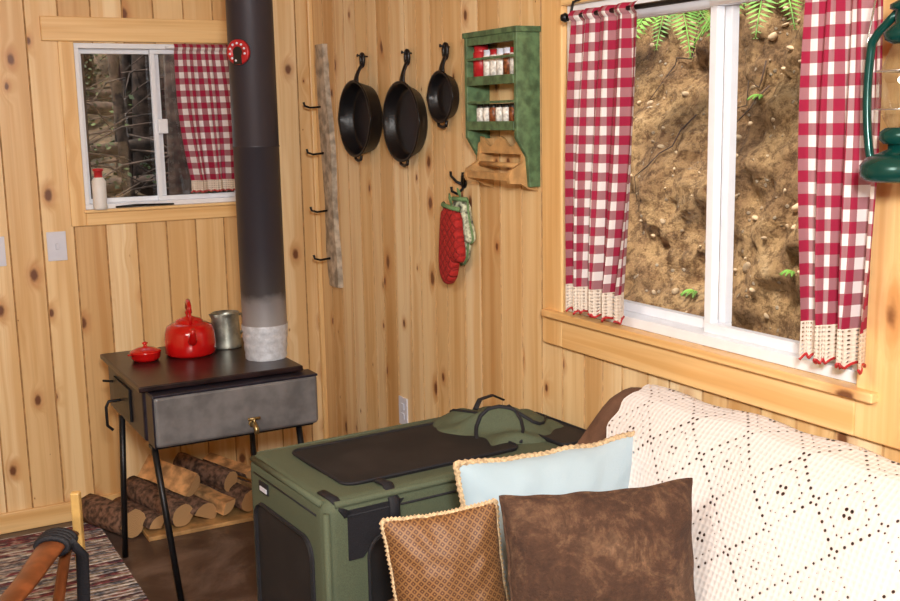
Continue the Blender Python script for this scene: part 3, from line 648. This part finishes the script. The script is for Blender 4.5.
# ------------------------------------------------------------------ dog crate
e=empty("soft_dog_crate",(-0.500,-1.985,0),math.radians(3.0)); LX,LY,HZ=0.895,0.50,0.735
bm=bmesh.new(); box(bm,(-LX/2,-LY/2,0.0),(LX/2,LY/2,HZ)); 
bmesh.ops.subdivide_edges(bm,edges=bm.edges[:],cuts=9,use_grid_fill=True)
for v in bm.verts:
    p=v.co; kx=1-(2*p.x/LX)**2; ky=1-(2*p.y/LY)**2; kz=1-((p.z-HZ/2)*2/HZ)**2
    if abs(p.z-HZ)<1e-4: p.z-=0.012*max(0,kx)*max(0,ky)+0.004*noise.noise(Vector((p.x*6,p.y*6,1)))
    if abs(abs(p.y)-LY/2)<1e-4: p.y*=1-0.03*max(0,kx)*max(0,kz)
finish("canvas_body",bm,M['canvasg'],e,True,bevel=0.032,bseg=4)
def panel(bm,axis,s,a0,a1,b0,b1,off,rad=0.03):
    pts=[]
    for (cx,cy,st) in ((a1-rad,b1-rad,0),(a0+rad,b1-rad,90),(a0+rad,b0+rad,180),(a1-rad,b0+rad,270)):
        for k in range(6):
            t_=math.radians(st+k*18); pts.append((cx+rad*math.cos(t_),cy+rad*math.sin(t_)))
    def mp(u,v,d):
        if axis=='z': return (u,v,s+d)
        if axis=='x': return (s+math.copysign(d,s),u,v)
        return (u,s+math.copysign(d,s),v)
    n=len(pts); A=[bm.verts.new(mp(u,v,-0.012)) for u,v in pts]; B=[bm.verts.new(mp(u,v,off)) for u,v in pts]
    for k in range(n): bm.faces.new((A[k],A[(k+1)%n],B[(k+1)%n],B[k]))
    bm.faces.new(B)
    return [mp(u,v,off) for u,v in pts]
bm=bmesh.new(); loops=[]
loops.append(panel(bm,'z',HZ,-LX/2+0.10,LX/2-0.25,-LY/2+0.085,LY/2-0.07,0.002))
loops.append(panel(bm,'x',-LX/2,-LY/2+0.075,LY/2-0.06,0.08,HZ-0.12,0.002,0.05))
loops.append(panel(bm,'y',-LY/2,-LX/2+0.115,LX/2-0.10,0.08,HZ-0.11,0.002,0.05))
loops.append(panel(bm,'y',LY/2,-LX/2+0.115,LX/2-0.10,0.08,HZ-0.11,0.002,0.05))
loops.append(panel(bm,'z',HZ,LX/2-0.15,LX/2-0.015,-LY/2+0.02,LY/2-0.16,0.006,0.02))
finish("mesh_windows",bm,M['mesh'],e)
bm=bmesh.new()
for lp in loops: tube(bm,lp,0.0045,6,closed=True)
c_=0.05
for z in (HZ-0.045,):
    tube(bm,[(-LX/2+c_,-LY/2+0.0005,z),(LX/2-c_,-LY/2+0.0005,z)],0.003,6); tube(bm,[(-LX/2+0.0005,-LY/2+c_,z),(-LX/2+0.0005,LY/2-c_,z)],0.003,6)
finish("zippers",bm,M['blackf'],e)
bm=bmesh.new(); c_=0.03
for z in (0.03,HZ-0.012):
    tube(bm,[(-LX/2+c_,-LY/2+0.006,z),(LX/2-c_,-LY/2+0.006,z),],0.009,8); tube(bm,[(-LX/2+0.006,-LY/2+c_,z),(-LX/2+0.006,LY/2-c_,z)],0.009,8)
    tube(bm,[(-LX/2+c_,LY/2-0.006,z),(LX/2-c_,LY/2-0.006,z)],0.009,8)
tube(bm,[(-LX/2+0.006,-LY/2+0.006,0.04),(-LX/2+0.006,-LY/2+0.006,HZ-0.03)],0.009,8)
finish("piping",bm,M['canvasg'],e,True)
bm=bmesh.new()
X=-LX/2; Y=-LY/2
tri=[(X+0.06,Y-0.001,HZ-0.03),(X+0.22,Y-0.001,HZ-0.03),(X+0.10,Y-0.001,HZ-0.16),(X+0.06,Y-0.001,HZ-0.16)]
v=[bm.verts.new(p) for p in tri]; w_=[bm.verts.new((p[0],p[1]+0.012,p[2])) for p in tri]; bm.faces.new(v)
for k in range(4): bm.faces.new((v[k],v[(k+1)%4],w_[(k+1)%4],w_[k]))
tube(bm,[(X+0.19,Y+0.10,HZ-0.002),(X+0.19,Y+0.03,HZ+0.004),(X+0.19,Y-0.004,HZ-0.03),(X+0.19,Y-0.006,HZ-0.12)],0.016,8,flat=0.3)
tube(bm,[(X+0.03,Y+0.08,HZ+0.001),(X+0.035,Y+0.02,HZ-0.001),(X+0.06,Y-0.004,HZ-0.04)],0.014,8,flat=0.3)
box(bm,(-LX/2-0.004,LY/2-0.15,HZ-0.085),(-LX/2+0.01,LY/2-0.09,HZ-0.055))
finish("straps",bm,M['blackf'],e)
bm=bmesh.new(); box(bm,(-LX/2-0.006,LY/2-0.145,HZ-0.080),(-LX/2-0.003,LY/2-0.10,HZ-0.068)); finish("logo_patch",bm,M['plate'],e)
bm=bmesh.new()
def flap(s,v):
    x=LX/2-0.33+0.31*s; y=-0.13+0.35*v; h=0.066*math.sin(math.pi*s)**0.6*math.sin(math.pi*v)**0.5
    nz_=noise.noise(Vector((s*3,v*4,1.3)))
    h*=0.75+0.7*nz_+0.22*math.sin(v*16+s*6+2*noise.noise(Vector((s*4,v*4,7))))
    return Vector((x+0.03*math.sin(v*7)*(1-s),y+0.02*math.sin(s*8),HZ-0.004+max(0,h)))
grid(bm,flap,44,44); finish("rolled_flap",bm,M['canvasg'],e,True)
bm=bmesh.new(); tube(bm,[(LX/2-0.22,0.11,HZ+0.045),(LX/2-0.19,0.13,HZ+0.066),(LX/2-0.13,0.15,HZ+0.066),(LX/2-0.09,0.15,HZ+0.045)],0.009,8,flat=.4)
def onflap(s,v): 
    p=flap(s,v); return (p.x,p.y,p.z+0.003)
tube(bm,[onflap(s/14,.30+.1*math.sin(s*.5)) for s in range(15)],0.006,8,flat=.5); tube(bm,[onflap(.35+.1*math.sin(v*.4),v/14) for v in range(15)],0.005,8,flat=.5)
finish("carry_strap",bm,M['blackf'],e)

# ------------------------------------------------------------------ futon sofa
e=empty("futon_sofa"); ys=-2.325; ye=-4.35
bm=bmesh.new()
sec=[(-0.035,0.40),(-0.035,0.90),(-0.05,0.930),(-0.09,0.942),(-0.15,0.93),(-0.20,0.89),(-0.235,0.83),(-0.30,0.70),(-0.35,0.58),(-0.38,0.52),(-0.45,0.505),(-0.70,0.50),(-0.93,0.49),(-0.985,0.46),(-0.99,0.40),(-0.98,0.34),(-0.90,0.32),(-0.10,0.32)]
N=40; rings=[]
for i in range(N+1):
    q=i/N; y=ys+(ye-ys)*q
    edge=min(q,1-q)*abs(ye-ys); k=1.0 if edge>0.05 else 0.86+0.14*math.sqrt(max(0,1-(1-edge/0.05)**2))
    ring=[]
    for (x,z) in sec:
        nx=0.010*noise.noise(Vector((x*3,y*3,z*3)))
        zz=z-(1-k)*0.18*(1 if z>0.45 else -0.4); xx=x+(-(1-k)*0.25 if x>-0.1 else (1-k)*0.2)
        ring.append(bm.verts.new((min(-0.03,xx+nx),y,zz+nx)))
    rings.append(ring)
n=len(sec)
for A,B in zip(rings,rings[1:]):
    for k in range(n): f=bm.faces.new((A[k],A[(k+1)%n],B[(k+1)%n],B[k])); f.smooth=True
bm.faces.new(rings[0]); bm.faces.new(rings[-1])
finish("mattress",bm,M['sofa'],e,False,sub=1)
bm=bmesh.new()
for y in (ys-0.04,ye+0.04):
    for x in (-0.12,-0.93): box(bm,(x-0.03,y-0.03,0),(x+0.03,y+0.03,0.33))
box(bm,(-0.96,ye+0.02,0.25),(-0.91,ys-0.02,0.32)); box(bm,(-0.14,ye+0.02,0.25),(-0.09,ys-0.02,0.32)); finish("wood_frame",bm,M['chairw'],e,bevel=0.004)
bm=bmesh.new()
path=[(-0.03,0.90),(-0.05,0.937),(-0.09,0.954),(-0.155,0.943),(-0.212,0.90),(-0.25,0.836),(-0.315,0.70),(-0.365,0.59),(-0.40,0.535),(-0.46,0.519),(-0.70,0.514),(-0.90,0.508)]
pl=[Vector((a,0,b)) for a,b in path]; cum=[0]
for a,b in zip(pl,pl[1:]): cum.append(cum[-1]+(b-a).length)
def onpath(t_):
    L_=t_*cum[-1]
    for k in range(len(cum)-1):
        if L_<=cum[k+1]+1e-9:
            q=(L_-cum[k])/(cum[k+1]-cum[k]); return pl[k].lerp(pl[k+1],q)
    return pl[-1]
ya_,yb_=-2.455,-4.2
def thr(s,v):
    p=onpath(v); y=ya_+(yb_-ya_)*s+(0.008*math.sin(v*90)*(1-s)**8)-0.05*v*(1-s)**4
    w_=0.007*noise.noise(Vector((y*6,v*6,0)))+0.004*math.sin(y*22+v*5)+0.012*noise.noise(Vector((p.x*3,y*3,p.z*3)))
    return Vector((min(-0.024,p.x+w_-0.006),y,p.z+w_*0.6+0.005))
grid(bm,thr,130,90,lambda s,v:(s*abs(yb_-ya_),v*cum[-1])); finish("crochet_throw",bm,M['throw'],e,True)

# pillows -------------------------------------------------------------
def pillow(name,tl,tr,h,thick,tilt,mat,trim=None,tr_r=0.008,edge_in=0.05,seed=1,bead=1.25):
    tl=Vector(tl); tr=Vector(tr); ux=(tr-tl); wd=ux.length; ux.normalize()
    out=Vector((ux.y,-ux.x,0)).normalized()
    if out.y>0: out=-out
    upv=(Vector((0,0,1))*math.cos(tilt)-out*math.sin(tilt)); upv=(upv-ux*upv.dot(ux)).normalized(); nrm=ux.cross(upv); 
    if nrm.dot(out)<0: nrm=-nrm
    c=(tl+tr)/2-upv*(h/2); e=empty(name); bm=bmesh.new(); N=44
    def shp(s,t_,sg):
        a=math.sin((2*s-1)*math.pi/2); b=math.sin((2*t_-1)*math.pi/2)
        x=a*(wd/2)*(1-edge_in*(1-b*b)*a*a)+0.004*noise.noise(Vector((b*3,seed,0)))*a; y=b*(h/2)*(1-edge_in*(1-a*a)*b*b)+0.006*noise.noise(Vector((a*3,seed,5)))*b
        d=thick/2*(max(0,(1-a*a))**0.5)*(max(0,(1-b*b))**0.5)
        d*=1+0.16*noise.noise(Vector((a*1.6+seed,b*1.6,sg)))
        rr=math.hypot(a,b)
        wr=0.011*noise.noise(Vector((a*4+seed,b*4,sg*3)))*(1-a*a)*(1-b*b)
        wr+=0.007*math.sin(9*math.atan2(b,a)*1.7+seed)*max(0,rr-0.45)*(1-a*a)**.5*(1-b*b)**.5
        return c+ux*x+upv*y+nrm*(sg*(max(d+wr,0)))
    for sg in (1,-1): grid(bm,lambda s,t_:shp(s,t_,sg),N,N,lambda s,t_:((1+math.sin((2*s-1)*math.pi/2))*wd/2,(1+math.sin((2*t_-1)*math.pi/2))*h/2))
    finish("cushion",bm,mat,e,True)
    bm=bmesh.new(); P2=[]; K=60
    for k in range(4):
        for i in range(K):
            q=i/K; q2=0.5+math.asin(2*q-1)/math.pi
            s,t_=[(q2,0),(1,q2),(1-q2,1),(0,1-q2)][k]; P2.append((shp(s,t_,1)+shp(s,t_,-1))/2)
    r_=tr_r if trim else 0.004
    tube(bm,P2,[r_*(bead if i%2 else 0.8) for i in range(len(P2))] if trim else r_,8,closed=True); finish("edge_trim",bm,trim or mat,e,True)
    return e
pillow("blue_pillow",(-0.705,-2.50,0.862),(-0.225,-2.56,0.872),0.40,0.16,0.12,M['blue'],M['rope'],0.0085,0.06,3,1.15)
pillow("brown_suede_pillow",(-0.755,-2.775,0.878),(-0.350,-2.895,0.876),0.40,0.19,0.20,M['suede'],None,0.01,0.06,5)
pillow("gold_brocade_pillow",(-0.935,-2.585,0.800),(-0.70,-2.665,0.825),0.30,0.12,0.10,M['gold'],M['rope'],0.0046,0.05,9,1.6)

# ------------------------------------------------------------------ folding armchair at lower left
e=empty("folding_armchair",(0,0,0.020)); F=Vector((.49,.87,0)); Lf=Vector((-.87,.49,0)); O=Vector((-1.475,-1.97,0))
bm=bmesh.new()
for k in (0,0.52):
    o=O+Lf*k
    pts=[o+F*(0.0)+Vector((0,0,.655)),o-F*0.04+Vector((0,0,.672)),o-F*0.14+Vector((0,0,.672)),o-F*0.28+Vector((0,0,.655)),o-F*0.45+Vector((0,0,.650)),o-F*0.55+Vector((0,0,.66))]
    tube(bm,pts,[.022,.030,.032,.028,.026,.022],12,flat=0.45)
    tube(bm,[o-F*0.02+Vector((0,0,.65)),o-F*0.50+Vector((0,0,.0))],0.014,8); 
    tube(bm,[o-F*0.52+Vector((0,0,.92)),o-F*0.48+Vector((0,0,.65)),o+F*0.02+Vector((0,0,.0))],0.014,8)
for q in (0.0,-0.5): tube(bm,[O+F*q+Vector((0,0,.40)),O+Lf*0.52+F*q+Vector((0,0,.40))],0.011,8)
finish("arms_and_legs",bm,M['chairw'],e,True)
bm=bmesh.new()
for k in (0,0.52):
    o=O+Lf*k+F*0.055; box(bm,(-.011,-.011,.38),(.011,.011,.742),0,Matrix.Translation(o)@Matrix.Rotation(-.5,4,'Z'))
finish("front_posts",bm,M['chairy'],e,bevel=0.004)
bm=bmesh.new(); grid(bm,lambda s,v:O+Lf*(0.0+0.52*s)+F*(0.07-0.56*v)+Vector((0,0,.41-.05*math.sin(math.pi*s)*math.sin(math.pi*v))),12,12)
grid(bm,lambda s,v:O+Lf*(0.0+0.52*s)+F*(-0.50-0.03*v)+Vector((0,0,.66+.24*v)),12,6); finish("canvas_seat",bm,M['navy'],e,True)
bm=bmesh.new()
for q in (0.07,0.085,0.10,0.115): tube(bm,[O-F*q+Vector((.0,0,.672))+Lf*(.037*math.cos(a))+Vector((0,0,.020*math.sin(a))) for a in [i*math.pi/8 for i in range(16)]],0.008,6,closed=True)
tube(bm,[O-F*.10+Vector((.03,-.02,.68)),O-F*.06+Vector((.045,0,.62)),O-F*.09+Vector((.05,0,.50)),O-F*.04+Vector((.045,0,.43))],0.016,8,flat=.4); finish("strap",bm,M['blackf'],e)

# ------------------------------------------------------------------ outside
hs=empty("dirt_hillside")
bm=bmesh.new()
def hill(s,v):
    y=-5.5+7.0*s; z=-0.6+4.6*v; x=0.80+0.36*z+0.25*noise.noise(Vector((y*.7,z*.7,0)))+0.12*noise.noise(Vector((y*2.5,z*2.5,4)))+0.070*noise.noise(Vector((y*8,z*8,2)))+0.03*noise.noise(Vector((y*22,z*22,2)))
    return Vector((x,y,z))
grid(bm,hill,280,190); finish("soil_bank",bm,M['soil'],hs,True)
rn=random.Random(5); bm=bmesh.new()
for i in range(700):
    s=rn.uniform(.35,.95); v=rn.uniform(.2,.8); p=hill(s,v); r=rn.choice((.006,.007,.008,.010,.012,.014,.018))*rn.uniform(.8,1.3)
    m=Matrix.Translation(p)@Matrix.Rotation(rn.random()*6,4,'X')@Matrix.Rotation(rn.random()*6,4,'Z')@Matrix.Diagonal((r*rn.uniform(.7,1.3),r*rn.uniform(.7,1.4),r*rn.uniform(.5,.9),1))
    bmesh.ops.create_icosphere(bm,subdivisions=2,radius=1,matrix=m)
for v in bm.verts: v.co+=0.008*Vector((noise.noise(v.co*40),noise.noise(v.co*40+Vector((5,5,5))),0))
finish("stones",bm,M['rock'],hs,True)
bm=bmesh.new()
for i in range(26):
    s=rn.uniform(.5,.9); v=rn.uniform(.45,.75); pts=[]
    for k in range(7): pts.append(hill(s+k*.006*rn.uniform(.2,1),v-k*.014*rn.uniform(.4,1.2))+Vector((-.02,0,0)))
    tube(bm,pts,[.004,.004,.0035,.003,.003,.002,.001],5)
finish("roots",bm,M['trunk'],hs,True)
def frond(bm,base,d,L,up=0.25):
    d=Vector(d).normalized(); side=d.cross(Vector((0,0,1))).normalized(); pts=[]
    for i in range(22):
        q=i/21; pts.append(Vector(base)+d*(L*q)+Vector((0,0,up*L*math.sin(q*2.6)-0.45*L*q*q)))
    tube(bm,pts,0.003,4)
    for i in range(2,22):
        q=i/21; w=L*.22*math.sin(math.pi*(q*.85+.1))
        dd=(pts[i]-pts[i-1]).normalized()
        for s in (1,-1):
            a=pts[i]; tip=a+side*(s*w)+dd*w*.35-Vector((0,0,w*.15)); m1=a.lerp(tip,.4)+dd*w*.12; m2=a.lerp(tip,.4)-dd*w*.12
            bm.faces.new([bm.verts.new(x) for x in (a,m1,tip,m2)])
bm=bmesh.new()
for i,(x,y,z,n_) in enumerate(((1.28,-0.92,2.13,6),(1.24,-1.52,2.16,6),(1.35,-0.3,2.3,7))):
    for k in range(n_):
        a=math.radians(130+k*28); frond(bm,Vector((x,y,z)),(math.cos(a),math.sin(a),-.45),random.uniform(.28,.38),0.12)
for (s,v,L_) in ((.62,.325,.07),(.535,.36,.05),(.60,.50,.06)):
    p=hill(s,v)
    for k in range(4):
        a=math.radians(130+k*28); frond(bm,p,(math.cos(a),math.sin(a),.2),L_,0.2)
finish("fern_fronds",bm,M['fern'],hs)
fg=empty("forest_ground")
def gz(y): return -0.5+0.34*(y-.4)
bm=bmesh.new(); grid(bm,lambda s,v:Vector((-6+9*s,0.4+13*v,gz(0.4+13*v)+0.30*noise.noise(Vector((s*7,v*9,0)))+.1*noise.noise(Vector((s*30,v*30,0))))),90,90); finish("mossy_slope",bm,M['moss'],fg,True)
e=empty("forest_trees"); rn=random.Random(21); bm=bmesh.new()
for i in range(85):
    y=rn.uniform(2.8,11); x=rn.uniform(-1.6,1.8)+((y+4.6)*.20-.95); r=rn.uniform(.025,.10); z0=gz(y)-.3
    tube(bm,[(x,y,z0),(x+rn.uniform(-.15,.15),y,z0+2.5),(x+rn.uniform(-.5,.5),y,z0+7)],[r*1.2,r,r*.7],10)
    for k in range(10):
        zz=z0+rn.uniform(.8,4); a=rn.random()*6.28; tube(bm,[(x,y,zz),(x+.4*math.cos(a),y+.4*math.sin(a),zz-.05),(x+.8*math.cos(a),y+.8*math.sin(a),zz-.25)],[.010,.007,.003],5)
for i in range(7):
    y=rn.uniform(2.5,7); x=rn.uniform(-1.5,1); z0=gz(y)+rn.uniform(.1,.5); tube(bm,[(x-1,y,z0),(x+1.3,y+.4,z0+rn.uniform(-.3,.5))],rn.uniform(.03,.06),8)
finish("trunks",bm,M['trunk'],e,True)
bm=bmesh.new()
for i in range(520):
    y=rn.uniform(3.8,11); x=rn.uniform(-1.6,1.8)+((y+4.6)*.20-.95); z=gz(y)+abs(rn.gauss(0,.5)) if rn.random()<.45 else gz(y)+rn.uniform(1,5); c=Vector((x,y,z)); R_=rn.uniform(.12,.38)
    for k in range(34):
        p=c+Vector((rn.gauss(0,1),rn.gauss(0,1),rn.gauss(0,.6)))*R_*.6; a=Vector((rn.gauss(0,1),rn.gauss(0,1),rn.gauss(0,.5))).normalized()*rn.uniform(.015,.035); b=a.cross(Vector((rn.gauss(0,1),rn.gauss(0,1),1))).normalized()*a.length*.6
        bm.faces.new([bm.verts.new(q) for q in (p-a,p-b,p+a,p+b)])
finish("foliage",bm,M['leaf'],e)

# ------------------------------------------------------------------ light
wd=bpy.data.worlds.new("sky"); sc.world=wd; wd.use_nodes=True; bg=wd.node_tree.nodes["Background"]; bg.inputs[0].default_value=(0.86,0.93,1.0,1); bg.inputs[1].default_value=1.2
sun=bpy.data.lights.new("sun",'SUN'); sun.energy=7.0; sun.angle=math.radians(14); sun.color=(1.0,0.95,0.87); so=bpy.data.objects.new("sun",sun); sc.collection.objects.link(so)
so.rotation_euler=Vector((0.46,0.20,-0.87)).to_track_quat('-Z','Y').to_euler()
def area(name,loc,target,size,energy,col):
    l=bpy.data.lights.new(name,'AREA'); l.shape='DISK'; l.size=size; l.energy=energy; l.color=col
    o=bpy.data.objects.new(name,l); sc.collection.objects.link(o); o.location=loc; o.rotation_euler=(Vector(target)-Vector(loc)).to_track_quat('-Z','Y').to_euler(); return o
area("ceiling_fill",(-2.1,-3.3,2.38),(-1.4,-2.2,0.5),0.9,46,(1.0,0.95,0.88))  # added soft fill light under the ceiling, not an actual fixture
area("camera_flash",(-1.85,-4.85,2.05),(-0.7,-1.2,1.1),0.30,92,(1.0,0.99,0.97))

# ------------------------------------------------------------------ camera
th=math.radians(29.0); p=math.radians(9.7); roll=math.radians(1.1)
fw=Vector((math.sin(th)*math.cos(p), math.cos(th)*math.cos(p), -math.sin(p)))
r0=fw.cross(Vector((0,0,1))).normalized(); u0=r0.cross(fw)
r=r0*math.cos(roll)-u0*math.sin(roll); u=r.cross(fw)
cd=bpy.data.cameras.new("camera"); cd.sensor_width=36; cd.lens=1080/900*36; cd.clip_start=0.05
co=bpy.data.objects.new("camera",cd); sc.collection.objects.link(co)
m=Matrix((r,u,-fw)).transposed().to_4x4(); m.translation=Vector((-1.8639,-4.5790,1.65)); co.matrix_world=m
sc.camera=co
